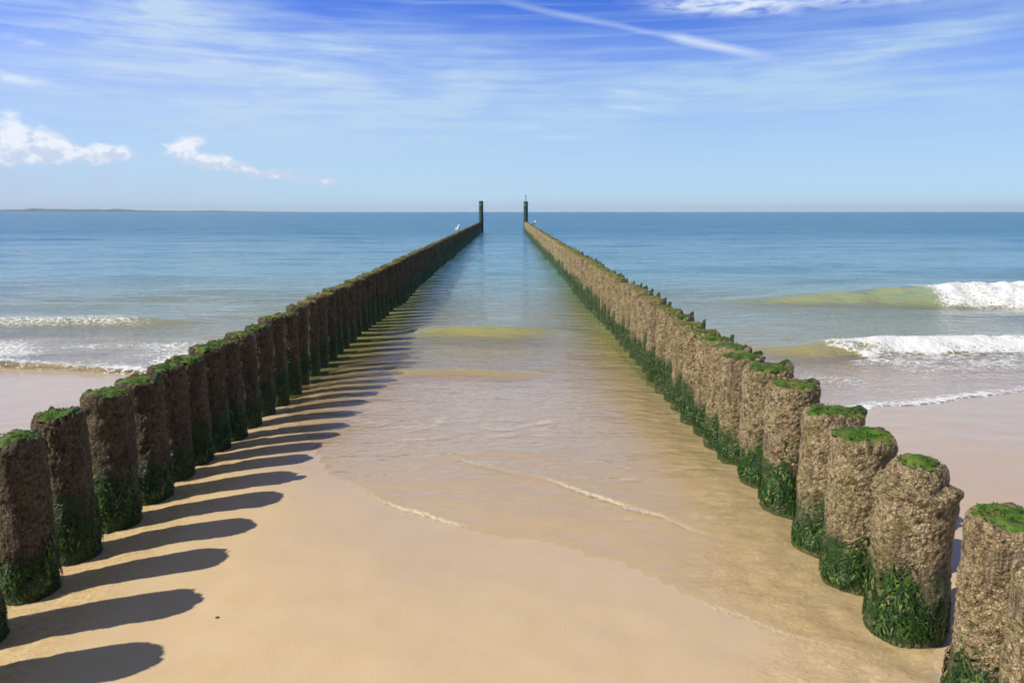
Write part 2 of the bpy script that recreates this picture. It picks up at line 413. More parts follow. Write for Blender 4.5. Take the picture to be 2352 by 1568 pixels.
def mat_trunk():
    m_, n = material('barnacle_crusted_timber')
    oc = n.node('ShaderNodeTexCoord').outputs['Object']
    rnd = n.node('ShaderNodeObjectInfo').outputs['Random']
    x, y, z = n.sep(oc)
    v = n.node('ShaderNodeVectorMath', operation='ADD'); n.put(v.inputs[0], oc); n.put(v.inputs[1], n.xyz(n.m('MULTIPLY', rnd, 13.0), 0.0, 0.0))
    wrp = n.node('ShaderNodeTexNoise'); n.put(wrp.inputs['Vector'], oc); wrp.inputs['Scale'].default_value = 55; wrp.inputs['Detail'].default_value = 1
    va = n.node('ShaderNodeVectorMath', operation='MULTIPLY_ADD'); n.put(va.inputs[0], wrp.outputs['Color']); va.inputs[1].default_value = (0.022, 0.022, 0.03); n.put(va.inputs[2], v.outputs[0])
    p = va.outputs[0]
    crust = n.attr('crust'); cell = n.attr('cell')
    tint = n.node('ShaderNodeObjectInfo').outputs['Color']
    n1 = n.noise(p, 22, 3, 0.65); n2 = n.noise(p, 5, 1, 0.6)
    pit = n.voro(p, 62, 'F1'); edge = n.voro(p, 105, 'DISTANCE_TO_EDGE'); vc = pit.node.outputs[1]
    c = n.mix(n.ss(n2, 0.35, 0.65), (0.37, 0.28, 0.145), (0.45, 0.355, 0.20))
    c = n.mix(n.m('MULTIPLY', n.sep(vc)[0], 0.45), c, (0.58, 0.48, 0.29))
    c = n.mix(n.ss(n1, 0.48, 0.68, 0.0, 0.55), c, (0.24, 0.155, 0.065))
    c = n.mix(n.ss(crust, 0.05, 0.50, 0.9, 0.0), c, (0.075, 0.048, 0.020))     # mud and mussel shell between the barnacles, plus painted shade in the hollows
    c = n.mix(n.m('MULTIPLY', n.ss(edge, 0.0, 0.12, 0.8, 0.0), n.ss(n1, 0.35, 0.6, 0.25, 1.0)), c, (0.07, 0.045, 0.02))
    c = n.mix(n.ss(n.noise(p, 48, 1, 0.6), 0.62, 0.70, 0.0, 0.8), c, (0.05, 0.033, 0.016))
    grainz = n.noise(n.mapping(oc, scale=(1, 1, 0.07)), 70, 2, 0.6)
    bare = n.m('MULTIPLY', n.ss(n.noise(n.mapping(v.outputs[0], scale=(1, 1, 0.55)), 7.5, 2, 0.6), 0.56, 0.64), 0.8)
    c = n.mix(bare, c, n.mix(n.ss(grainz, 0.35, 0.65), (0.10, 0.07, 0.04), (0.30, 0.235, 0.15)))
    ol = n.m('MULTIPLY', n.ss(n.noise(p, 9, 2, 0.6), 0.5, 0.66), 0.45)
    c = n.mix(ol, c, (0.19, 0.17, 0.045))
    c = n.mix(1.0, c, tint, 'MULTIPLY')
    # green weed near the foot and round the rim
    zz = n.m('ADD', z, n.m('MULTIPLY', n.m('SUBTRACT', n2, 0.5), 0.42))
    g = n.ss(zz, 0.15, 0.27, 1.0, 0.0)
    g = n.m('MULTIPLY', g, n.ss(n1, 0.30, 0.52, 0.55, 1.0))
    gc = n.mix(n1, (0.012, 0.040, 0.008), (0.055, 0.11, 0.02))
    c = n.mix(g, c, gc)
    hh = n.m('MULTIPLY', n1, 0.9)
    hh = n.m('ADD', hh, n.m('MULTIPLY', n.ss(pit, 0.0, 0.8, 1.0, 0.0), 0.8))
    nb = n.bump(n.m('ADD', hh, n.ss(edge, 0.0, 0.15, 0.0, 0.35)), 0.9, 0.014)
    s = principled(n, c, n.lin(g, 0, 1, 0.75, 0.38), nb, 0.4)
    finish(n, s); return m_

def mat_moss():
    m_, n = material('green_algae_turf')
    oc = n.node('ShaderNodeNewGeometry').outputs['Position']
    rnd = n.node('ShaderNodeObjectInfo').outputs['Random']
    n1 = n.noise(oc, 30, 4, 0.6); n2 = n.noise(oc, 7, 3, 0.6)
    c = n.mix(n.ss(n1, 0.35, 0.65), (0.028, 0.08, 0.005), (0.075, 0.15, 0.010))
    dist = n.ss(n.sep(oc)[1], 4.5, 9.0, 0.0, 0.75)
    olive = n.m('ADD', n.m('MULTIPLY', n.ss(n2, 0.5, 0.62), 0.35), n.m('MULTIPLY', rnd, dist), clamp=True)
    c = n.mix(olive, c, (0.26, 0.21, 0.055))
    c = n.mix(n.ss(n.noise(oc, 16, 3, 0.65), 0.54, 0.66, 0.0, 0.8), c, (0.115, 0.095, 0.035))
    nb = n.bump(n1, 0.6, 0.01)
    finish(n, principled(n, c, 0.65, nb, 0.3)); return m_

def mat_weed():
    m_, n = material('dark_green_seaweed')
    v = n.attr('shade')
    c = n.ramp(v, [(0.0, (0.008, 0.028, 0.004)), (0.5, (0.026, 0.075, 0.008)), (0.85, (0.07, 0.135, 0.014)), (1.0, (0.24, 0.25, 0.07))])
    finish(n, principled(n, c, 0.5, None, 0.35)); return m_

def simple(name, color, rough=0.6, vary=0.25, scale=20):
    m_, n = material(name)
    oc = n.node('ShaderNodeTexCoord').outputs['Object']
    f = n.noise(oc, scale, 4, 0.6)
    c = n.mix(n.ss(f, 0.3, 0.7), tuple(v*(1-vary) for v in color), color)
    finish(n, principled(n, c, rough, n.bump(f, 0.3, 0.01), 0.4)); return m_

M_SAND, M_WATER = mat_sand(), mat_water()
M_TRUNK, M_MOSS, M_WEED = mat_trunk(), mat_moss(), mat_weed()
M_POLE = simple('dark_tarred_timber', (0.045, 0.075, 0.055), 0.7, 0.4, 8)
M_STEEL = simple('galvanised_steel_rod', (0.25, 0.27, 0.28), 0.45)
M_WHITE = simple('white_feather', (0.80, 0.80, 0.78), 0.7, 0.06)
M_GREY = simple('grey_feather', (0.38, 0.40, 0.42), 0.7, 0.1)
M_BEAK = simple('yellow_horn', (0.60, 0.38, 0.05), 0.5, 0.1)
M_STONE = simple('dark_pebble_stone', (0.09, 0.075, 0.06), 0.5, 0.4, 60)
M_DUNE = simple('hazed_dune', (0.10, 0.15, 0.16), 0.9, 0.4, 0.004)  # blue of the distant haze mixed into the land colour

# ------------------------------------------------------------------ post layout
def left_x(y): return -2.10 - 0.0082*(y-3)
def right_x(y): return 1.55 - 0.0072*(y-3)
def top_z(y): return 0.66 + 0.0022*(y-3)
END = 62.0
def row_positions(first):
    ys = list(first)
    rr = random.Random(len(first))
    while ys[-1] < END-0.6:
        y = ys[-1]
        ys.append(y + 0.375 + 0.0019*min(y, 45) + rr.uniform(-0.02, 0.02))
    return ys
LEFT_Y = row_positions([2.25, 2.64, 3.02, 3.38, 3.75, 4.11, 4.45, 4.77, 5.08, 5.38])
RIGHT_Y = row_positions([1.84, 2.18, 2.74, 3.14, 3.48, 3.96, 4.37, 4.84, 5.12, 5.50, 5.88, 6.32])

# ------------------------------------------------------------------ beach
def sand_z(X, Y):
    s = Y - 4.2
    z = -0.052*np.where(s > 0, s*s/(s+1.2), 0)
    z = -1.75*(1-np.exp(z/1.75))
    near = sstep(Y, -4, 1)*(1-sstep(Y, 16, 30))
    z = z + near*(0.010*fbm(X*0.7, Y*0.9, seed=3, oct_=3) + 0.0022*fbm(X*5, Y*7, seed=9, oct_=2))
    st = stirred(X, Y)
    z = z + st*(0.006*fbm(X*13+0.4*Y, Y*16, seed=21, oct_=2) - 0.006)
    # scour beside the rows
    dl = np.abs(X-left_x(Y)); dr = np.abs(X-right_x(Y))
    z = z - 0.032*(np.exp(-(dl/0.24)**2) + np.exp(-(dr/0.30)**2))*near
    z = np.where(Y < -2, z + 0.02*(-2-Y)*np.clip((-2-Y)/20, 0, 1)*np.clip(1-(-2-Y)/400, 0.0, 1), z)
    return z

def stirred(X, Y):
    edge = np.interp(Y, [1.8, 2.4, 3.0, 3.6, 4.5, 6.0, 8.0], [1.05, 0.85, 0.62, 0.70, 0.78, 0.95, 1.1])
    a = sstep(X - edge + 0.25*vnoise(X*2.2, Y*2.2, seed=5), 0.0, 0.35)*(1-sstep(X, 1.75, 2.2))
    b = (1-sstep(X, -1.85, -1.55))*sstep(X, -2.5, -2.2)*0.9
    return np.clip(a+b, 0, 1)*sstep(Y, 1.2, 2.2)*(1-sstep(Y, 8, 11))

def film_edges(X):
    ya = np.interp(X, [-9, -5.7, -4.1, -2.3, -1.95, -1.40, -1.15, -0.70, -0.30, 0.10, 0.50, 0.80, 1.135, 1.52, 1.8, 2.9, 4.9, 9],
                      [8.9, 8.3, 7.85, 7.3, 6.2, 4.95, 4.32, 3.95, 3.60, 3.52, 3.25, 2.85, 2.56, 2.30, 3.4, 6.1, 6.9, 7.9])
    ya = ya + 0.05*vnoise(X*3.1, X*0, seed=41) + 0.02*vnoise(X*11, X*0, seed=42)
    yb = np.interp(X, [-1.3, -0.5, 0.19, 0.68, 0.93, 1.4, 1.8], [5.9, 4.75, 4.24, 3.73, 3.54, 3.35, 3.3])
    yb = yb + 0.05*vnoise(X*2.7, X*0, seed=43) + 0.02*vnoise(X*9, X*0, seed=44)
    return ya, yb

xs = axis(-4.2, 4.2, 0.032, -7000, 7000, 1.07)
ys = axis(1.0, 9.0, 0.032, -2500, 14000, 1.05)
X, Y = np.meshgrid(xs, ys)
ya, yb = film_edges(X)
wetA = sstep(Y - ya + 0.55 + 0.3*fbm(X*1.3, Y*1.3, seed=51, oct_=3), -1.3, 0.9)
outer = np.maximum(1-sstep(X, -2.6, -2.0), sstep(X, 1.6, 2.1))*sstep(Y, 0.5, 3.0)
wet = np.clip(np.maximum(wetA, outer*0.95), 0.0, 1)
wet = np.maximum(wet, 0.06 + 0.25*sstep(fbm(X*0.6, Y*0.8, seed=55, oct_=3), -0.2, 0.7)*sstep(Y, 0.5, 3.0))
me = mesh_of('beach', np.stack([X, Y, sand_z(X, Y)], -1).reshape(-1, 3), grid_faces(len(ys), len(xs)), [M_SAND],
             attrs={'wet': wet, 'gloss': wet*(1-0.85*sstep(Y-ya, -0.02, 0.15)), 'stirred': stirred(X, Y)})
tag(link('beach', me), kind='structure')

# ------------------------------------------------------------------ sea
xs = axis(-9.5, 10.5, 0.062, -12000, 12000, 1.045)
ys = axis(2.2, 17.0, 0.040, 2.1, 16000, 1.017)
X, Y = np.meshgrid(xs, ys)
DY = np.gradient(ys)[:, None]*np.ones_like(X)
DX = np.gradient(xs)[None, :]*np.ones_like(X)
SEA = -0.095
rr = random.Random(12)
wv = np.zeros_like(X)
wx = X + 0.9*vnoise(X*0.25, Y*0.25, seed=61); wy = Y + 0.7*vnoise(X*0.22, Y*0.3, seed=62)
for lam, amp in ((14, .035), (9.5, .034), (6.8, .030), (5.1, .024), (3.9, .018), (2.9, .014), (2.1, .010), (1.5, .0075), (1.05, .005), (0.75, .0035)):
    for q in range(2):
        a = RAD(rr.uniform(-16, 16) * (1 + 0.8*(lam < 3)))
        kx_, ky_ = math.sin(a)*2*math.pi/lam, math.cos(a)*2*math.pi/lam
        ph = rr.uniform(0, 6.28)
        mod = 0.55 + 0.75*vnoise(X/(lam*1.6)+lam, Y/(lam*1.1), seed=70+q)
        fade = 1 - sstep(DY, lam*0.22, lam*0.45)
        w_ = np.sin(kx_*wx + ky_*wy + ph)
        wv += amp*0.85*mod*fade*(w_ + 0.25*np.cos(2*(kx_*wx + ky_*wy + ph)))
ampY = 0.06 + 0.94*sstep(Y, 6.5, 15)
inside = sstep(X, left_x(Y)+0.05, left_x(Y)+0.3)*(1-sstep(X, right_x(Y)-0.3, right_x(Y)-0.05))
ampY = ampY*(1-0.35*inside*(1-sstep(Y, 25, 50)))
Z = SEA + wv*ampY
foam = np.zeros_like(X); sed = np.zeros_like(X)

def ridge(yc, amp, front, back):
    global Z
    t = Y - yc
    p = np.where(t < 0, np.exp(-(t/front)**2), np.exp(-(t/back)**2))
    Z = Z + amp*p
    sed[:] = np.maximum(sed, np.clip(amp/0.16, 0, 0.85)*np.where(t < 0, np.exp(-((t+0.4*front)/(front*1.15))**2), np.exp(-(t/(0.2*back))**2)))
    return t
wob = 0.18*vnoise(X*0.8, X*0+3, seed=81) + 0.07*vnoise(X*2.7, X*0, seed=82)
# the larger breaker far right
yc = 14.7 + 0.02*(X-8) + wob
a1 = 0.30*sstep(X, 3.2, 8.3)*(1-0.5*sstep(X, 13, 20))
t = ridge(yc, a1, 0.55, 1.9)
br = sstep(X + 0.5*vnoise(X*2, Y*2, seed=83), 8.0, 8.9)
f1 = br*sstep(t, -1.45+0.5*vnoise(X*2.5, Y*0.5, seed=84), -0.75)*(1-sstep(t, 0.05, 0.35))
rag = np.clip(0.86+0.42*fbm(X*2.2, Y*3.0, seed=140, oct_=3), 0.62, 1.1)
foam = np.maximum(foam, f1*rag)
lump = fbm(X*4.5, Y*5, seed=85, oct_=4)
Z += f1*(0.03+0.04*lump)
foam = np.maximum(foam, 0.47*rag*br*sstep(t, -3.4, -1.2)*(1-sstep(t, -0.5, 0.0)))
# the nearer breaker on the right
yc = 9.25 + 0.07*(X-4) + wob
a2 = 0.115*sstep(X, 2.4, 4.2)
t = ridge(yc, a2, 0.30, 1.0)
br = sstep(X + 0.35*vnoise(X*3, Y*3, seed=86), 3.8, 4.3)
f2 = br*sstep(t, -0.62+0.25*vnoise(X*3, Y*0.5, seed=87), -0.34)*(1-sstep(t, 0.02, 0.2))
foam = np.maximum(foam, f2*rag)
Z += f2*(0.012+0.018*lump)
foam = np.maximum(foam, 0.45*rag*br*sstep(t, -2.4, -0.5)*(1-sstep(t, -0.2, 0.1)))
# wavelets between the rows, and the broken one on the left
t = ridge(10.35+0.4*wob, 0.10*sstep(X, -1.7, -1.0)*(1-sstep(X, -0.2, 1.2)), 0.22, 0.7)
t = ridge(7.75+0.5*wob, 0.046*sstep(X, -1.45, -1.1)*(1-sstep(X, -0.3, 0.9)), 0.13, 0.4)
t = ridge(6.9+0.6*wob+0.1*X, 0.018*sstep(X, -0.9, 0.0)*(1-sstep(X, 0.9, 1.2)), 0.10, 0.3)
tl = ridge(11.5+0.5*wob, 0.085*(1-sstep(X, -6.0, -4.0)), 0.3, 0.9)
foam = np.maximum(foam, 0.42*(1-sstep(X, -6.4, -5.0))*np.exp(-((tl+0.15)/0.3)**2))
tl = ridge(13.4+0.8*wob, 0.06*(1-sstep(X, -3.5, -2.2)), 0.4, 1.2)
# swash: a thin sheet running up the sand
SZ = sand_z(X, Y)
ya, yb = film_edges(X)
da, db = Y-ya, Y-yb
film_t = 0.004 + 0.010*sstep(da, 0, 1.2) + 0.004*np.exp(-((da-0.05)/0.05)**2)
film_t = film_t + (0.006*sstep(db, -0.02, 0.05) + 0.004*np.exp(-((db-0.04)/0.05)**2))*sstep(X, -0.7, -0.1)*(1-sstep(X, 1.5, 1.8))
film_t = film_t + 0.0022*fbm(X*6, Y*8, seed=91, oct_=3)*sstep(da, 0.05, 0.5)
film_z = np.where(da > 0, SZ + film_t, SZ - 0.05*np.clip(-da*6, 0, 1) - 0.004)
seaw = sstep(Y, 5.8, 8.2)
run = SZ + film_t
Z = np.where(da > 0, np.maximum(Z, run*(1-sstep(Y, 9, 10)) + Z*sstep(Y, 9, 10)), np.minimum(film_z, SZ-0.004))
depth = np.clip(Z - SZ, 0, 3)
# foam lines on the swash edges
brk = np.clip(0.5 + 1.3*vnoise(X*2.1, Y*0.7, seed=95), 0, 1)
onA = np.maximum.reduce([sstep(X, -1.3, -1.1)*(1-sstep(X, -0.3, -0.15))*0.8, sstep(X, 0.7, 0.85)*(1-sstep(X, 1.2, 1.35))*0.8])
onB = np.maximum(sstep(X, 0.05, 0.25)*(1-sstep(X, 0.85, 1.1))*0.9, sstep(X, -0.45, -0.2)*(1-sstep(X, 0.0, 0.1))*0.6)
onA = onA*(0.35+0.8*brk); onB = onB*(0.35+0.8*brk)
eL = np.exp(-((da-0.12)/0.12)**2)*(1-sstep(X, -2.6, -2.3))
foam = np.maximum(foam, eL*(0.40+0.5*brk))
foam = np.maximum(foam, 0.52*(1-sstep(X, -2.9, -2.3))*sstep(da, 0.0, 0.2)*(1-sstep(Y, 9.3, 10.6))*np.clip(0.6+0.8*fbm(X*0.9, Y*1.1, seed=97, oct_=3), 0, 1.1))
eR = np.exp(-((da-0.1)/0.12)**2)*sstep(X, 2.3, 2.9)
foam = np.maximum(foam, eR*(0.30+0.45*brk))
foam = np.maximum(foam, 0.36*sstep(X, 2.0, 2.6)*sstep(da, 0.0, 0.3)*(1-sstep(Y, 8.5, 9))*np.clip(0.6+0.8*fbm(X*0.9, Y*1.1, seed=98, oct_=3), 0, 1.1))
film = 1-sstep(Y, 6.0, 9.0)
rid = 1-np.abs(fbm(X*2.3+0.5*vnoise(X*3, Y*3, seed=131), Y*3.4, seed=130, oct_=3))*2.2
caustic_net = np.clip((rid-0.78)/0.22, 0, 1)*sstep(da, 0.25, 0.6)*inside*(1-sstep(Y, 6.8, 8.2))*np.clip(0.2+1.2*vnoise(X*1.1, Y*0.9, seed=133), 0, 1)
edge = 0.45*caustic_net  # bright wavy lines painted on the film as caustic highlights
for rowx in (left_x(Y), right_x(Y)):
    sed = np.maximum(sed, 0.75*np.exp(-((X-rowx)/0.42)**2)*(1-sstep(Y, 9, 15))*np.clip(0.7+0.6*fbm(X*2, Y*1.2, seed=120, oct_=2), 0, 1))
me = mesh_of('sea', np.stack([X, Y, Z], -1).reshape(-1, 3), grid_faces(len(ys), len(xs)), [M_WATER],
             attrs={'depth': depth, 'foam': foam, 'film': film, 'edge': edge, 'da': np.clip(da, -3, 3), 'db': np.clip(db, -3, 3), 'lineA': np.clip(onA, 0, 1), 'lineB': np.clip(onB, 0, 1), 'sediment': np.clip(sed, 0, 1)})
tag(link('sea', me), kind='structure')

# ------------------------------------------------------------------ distant coast on the left
def coast():
    n = 160
    V, F = [], []
    for i in range(n):
        u = i/(n-1)
        x = -9500 + u*6900; y = 9000 + 700*math.sin(u*3)
        h = 80*(1-u)**0.9*(0.75+0.35*vnoise(np.array([u*14.0]), np.array([0.0]), seed=6)[0] + 0.2*vnoise(np.array([u*45.0]), np.array([0.0]), seed=7)[0]) + 1.5
        for j, (oy, hh) in enumerate(((-350, -3), (-200, h*0.55), (0, h), (400, h*0.7), (900, -3))):
            V.append((x, y+oy, hh))
    for i in range(n-1):
        for j in range(4):
            a = i*5+j; F.append((a, a+5, a+6, a+1))
    return mesh_of('coast', V, np.array(F), [M_DUNE])
tag(link('coast_hills', coast()), kind='structure')

# ------------------------------------------------------------------ groyne posts
def trunk_mesh(name, seed, H, R, ns, zrows, bottom, crust_amp, stepped=False, mat=None):
    """a pile with a crust of barnacles; local z = 0 is the sand"""
    zr = np.concatenate([[bottom], np.linspace(max(bottom+0.02, -0.12), H, zrows)])
    th = np.linspace(0, 2*math.pi, ns, endpoint=False)
    T, Zz = np.meshgrid(th, zr)
    cx, sx = np.cos(T), np.sin(T)
    s3 = seed*3.7
    low = fbm(cx*1.1+s3, sx*1.1, Zz*2.2, seed=seed, oct_=3)
    rad = R*(1 + 0.032*low + 0.02*np.cos(2*T+seed))
    rad = rad*(1 + 0.02*sstep(0.30-Zz, 0, 0.35))
    if stepped: # crust ends at a collar, bare rounded core above
        collar = H-0.085 + 0.025*vnoise(cx*2, sx*2, seed=5)
        core = sstep(Zz, collar-0.012, collar+0.012)
        rad = rad*(1-0.25*core) + 0.014*np.exp(-((Zz-collar+0.02)/0.02)**2)
        rad = np.where(Zz > H-0.05, rad*(1-0.22*((Zz-(H-0.05))/0.05)**2), rad)
    else:
        rad = np.where(Zz > H-0.03, rad*(1-0.10*((Zz-(H-0.03))/0.03)**2), rad)
    px, py = rad*cx, rad*sx
    f = 56.0
    w1, c1 = worley(px*f, py*f, Zz*f*0.9, seed)
    w2, c2 = worley(px*f*2.1, py*f*2.1, Zz*f*2.0, seed+9)
    patch = 0.55+0.6*fbm(px*9, py*9, Zz*7, seed=seed+3, oct_=2)
    crust = np.clip((1-w1*1.2), 0, 1)*0.9 + np.clip(1-w2*1.2, 0, 1)*0.30
    dsp = crust_amp*(crust*1.6-0.5)*np.clip(patch, 0.25, 1.3) + 0.006*fbm(px*16, py*16, Zz*16, seed=seed+4, oct_=2)*(crust_amp > 0.003)
    rad2 = rad + dsp
    # ragged rim
    Zt = Zz + np.where(Zz > H-0.05, (Zz-(H-0.05))/0.05, 0)*0.016*fbm(cx*3+seed, sx*3, seed=seed+6, oct_=2)
    V = np.stack([rad2*cx, rad2*sx, Zt], -1)
    nz = len(zr)
    cr, ce = crust.copy(), c1.copy()
    i = np.arange(nz-1)[:, None]*ns + np.arange(ns)[None, :]
    j = np.arange(nz-1)[:, None]*ns + (np.arange(ns)[None, :]+1) % ns
    F = np.stack([i, j, j+ns, i+ns], -1).reshape(-1, 4)
    V = V.reshape(-1, 3); cr = cr.ravel(); ce = ce.ravel()
    # top, two rings then a hub
    base = (nz-1)*ns; last = V[base:base+ns].copy()
    prev = base
    for fr, dzz in ((0.80, -0.004), (0.4, -0.012), (0.05, -0.012)):
        ring = last.copy(); ring[:, :2] *= fr; ring[:, 2] = ring[:, 2]*0.5 + 0.5*H + dzz
        st = len(V); V = np.vstack([V, ring])
        cr = np.concatenate([cr, np.full(ns, 0.4)]); ce = np.concatenate([ce, np.full(ns, 0.4)])
        ii = np.arange(ns); jj = (ii+1) % ns
        F = np.vstack([F, np.stack([prev+ii, prev+jj, st+jj, st+ii], -1)]); prev = st
    return mesh_of(name, V, F, [mat or M_TRUNK], attrs={'crust': cr, 'cell': ce})

def moss_mesh(name, seed, H, R, ns, rings, blades, dome=0.006):
    rg = random.Random(seed); V, F = [], []
    for r_ in range(rings+1):
        q = r_/rings
        for a in range(ns):
            t_ = 2*math.pi*a/ns
            edge = 0.84 + 0.10*math.sin(t_*2+seed) + 0.07*math.sin(t_*5+2*seed) + 0.05*math.sin(t_*11+3*seed)
            rr_ = R*q*edge
            x, y = rr_*math.cos(t_), rr_*math.sin(t_)
            z = H + dome*(1-q**2) + 0.004
            z += 0.010*float(fbm(np.array([x*22+seed]), np.array([y*22]), seed=seed, oct_=2)[0])
            if r_ == rings: z -= 0.010 + 0.012*rg.random()
            V.append((x, y, z))
    for r_ in range(rings):
        for a in range(ns):
            b = (a+1) % ns
            F.append((r_*ns+a, r_*ns+b, (r_+1)*ns+b, (r_+1)*ns+a))
    for _ in range(blades):
        t_ = rg.uniform(0, 2*math.pi); q = math.sqrt(rg.random())*0.86
        x, y = R*q*math.cos(t_), R*q*math.sin(t_)
        a = rg.uniform(0, math.pi); w = rg.uniform(0.003, 0.006); h = rg.uniform(0.002, 0.007)
        lx, ly = rg.uniform(-.008, .008) + 0.006*q*math.cos(t_), rg.uniform(-.008, .008) + 0.006*q*math.sin(t_)
        z = H + dome*(1-q*q) - (0.008 if q > 0.85 else 0)
        i = len(V)
        V += [(x-w*math.cos(a), y-w*math.sin(a), z), (x+w*math.cos(a), y+w*math.sin(a), z), (x+lx+w*.4*math.cos(a), y+ly+w*.4*math.sin(a), z+h), (x+lx-w*.4*math.cos(a), y+ly-w*.4*math.sin(a), z+h)]
        F.append((i, i+1, i+2, i+3))
    return mesh_of(name, V, np.array(F), [M_MOSS])

def weed_mesh(name, seed, R, fronds, top=0.27, mat=None):
    rg = random.Random(seed+100); V, F, A_ = [], [], []
    for _ in range(fronds):
        t_ = rg.uniform(0, 2*math.pi)
        zmax = top*max(0.15, 0.52+0.28*math.sin(t_*2+seed)+0.20*math.sin(t_*5+seed*2)+0.18*math.sin(t_*13+seed*3))*(1.0 if rg.random() > 0.12 else 1.35)
        z = zmax*rg.random()**0.75 + 0.02
        L = rg.uniform(0.012, 0.05); w = rg.uniform(0.002, 0.0062); r0 = R*1.015
        curl = rg.uniform(-0.25, 0.25); out = rg.uniform(0.0, 0.007)*(1.5-z/top); sh = rg.random()**1.9
        i0 = len(V); n = 3
        for s_ in range(n+1):
            q = s_/n
            rr_ = r0 + out*math.sin(q*2.4)*1.0 + 0.008
            zz = max(z - L*q, 0.004 - 0.03*rg.random()); tt = t_ + curl*q
            ww = w*(1-0.7*q**2)*(0.8+0.4*rg.random())
            for sg in (-1, 1):
                V.append((rr_*math.cos(tt) - sg*ww*math.sin(tt), rr_*math.sin(tt) + sg*ww*math.cos(tt), zz + 0.004*sg*math.sin(q*9+seed)))
                A_.append(min(1, max(0, sh + rg.uniform(-.1, .1))))
        for s_ in range(n):
            a = i0+2*s_; F.append((a, a+1, a+3, a+2))
    return mesh_of(name, V, np.array(F), [mat or M_WEED], attrs={'shade': A_})

def stub_mesh(name, seed, R):
    """a shard of the old rim that stands up at the edge of a worn post top"""
    rg = random.Random(seed); V, F = [], []
    n = 7
    for i in range(n):
        t_ = (i/(n-1)-0.5)*0.75
        hgt = 0.012 + 0.045*math.sin(math.pi*(i+0.3)/(n-0.4))*rg.uniform(0.7, 1.15)
        for rr_, z in ((R*1.0, -0.03), (R*1.02+rg.uniform(-.006, .006), hgt), (R*0.84, hgt*rg.uniform(0.7, 0.95)), (R*0.80, -0.02)):
            V.append((rr_*math.cos(t_), rr_*math.sin(t_), z))
    for i in range(n-1):
        for j in range(3):
            a = i*4+j; F.append((a, a+4, a+5, a+1))
    F += [(0, 1, 2, 3), ((n-1)*4+3, (n-1)*4+2, (n-1)*4+1, (n-1)*4)]
    return mesh_of(name, V, np.array(F), [M_TRUNK], smooth=False, attrs={'crust': [0.5]*len(V), 'cell': [0.2]*len(V)})

H0, R0 = 0.66, 0.128
near_var = []
for v in range(8):
    near_var.append((trunk_mesh('crusted_trunk', 11+v*5, H0, R0, 140, 150, -0.5, 0.0075),
                     moss_mesh('algae_cap', 3+v, H0, R0*1.02, 40, 7, 260),
                     weed_mesh('seaweed_skirt', 5+v, R0, 1300)))
special = (trunk_mesh('crusted_trunk', 77, H0, R0*1.08, 150, 180, -0.5, 0.0075, stepped=True),
           moss_mesh('algae_cap', 31, H0, R0*0.66, 36, 6, 260, dome=0.02),
           weed_mesh('seaweed_skirt', 33, R0*1.08, 1600, 0.27))
stubs = [stub_mesh('rim_shard', 40+i, R0) for i in range(3)]
mid_var = [(trunk_mesh('crusted_trunk', 111+v*5, H0, R0, 44, 44, -1.2, 0.0085),
            moss_mesh('algae_cap', 63+v, H0, R0*1.0, 20, 4, 60),
            weed_mesh('seaweed_skirt', 65+v, R0, 260)) for v in range(5)]

def far_mesh(seed):
    me_ = trunk_mesh('far_post', seed, H0, R0, 18, 14, -1.9, 0.006)
    me_.materials.append(M_MOSS)
    mi = np.zeros(len(me_.polygons), dtype=np.int32)
    mi[-3*18:] = 1
    me_.polygons.foreach_set('material_index', mi)
    return me_
far_var = [far_mesh(211+3*v) for v in range(5)]

ONES = ['', 'first', 'second', 'third', 'fourth', 'fifth', 'sixth', 'seventh', 'eighth', 'ninth', 'tenth', 'eleventh', 'twelfth', 'thirteenth',
        'fourteenth', 'fifteenth', 'sixteenth', 'seventeenth', 'eighteenth', 'nineteenth']
TENS = {2: ('twenty', 'twentieth'), 3: ('thirty', 'thirtieth'), 4: ('forty', 'fortieth'), 5: ('fifty', 'fiftieth'), 6: ('sixty', 'sixtieth')}
def ordinal(i):
    if i < 20: return ONES[i]
    t_, o_ = divmod(i, 10)
    return TENS[t_][1] if o_ == 0 else TENS[t_][0] + '-' + ONES[o_]

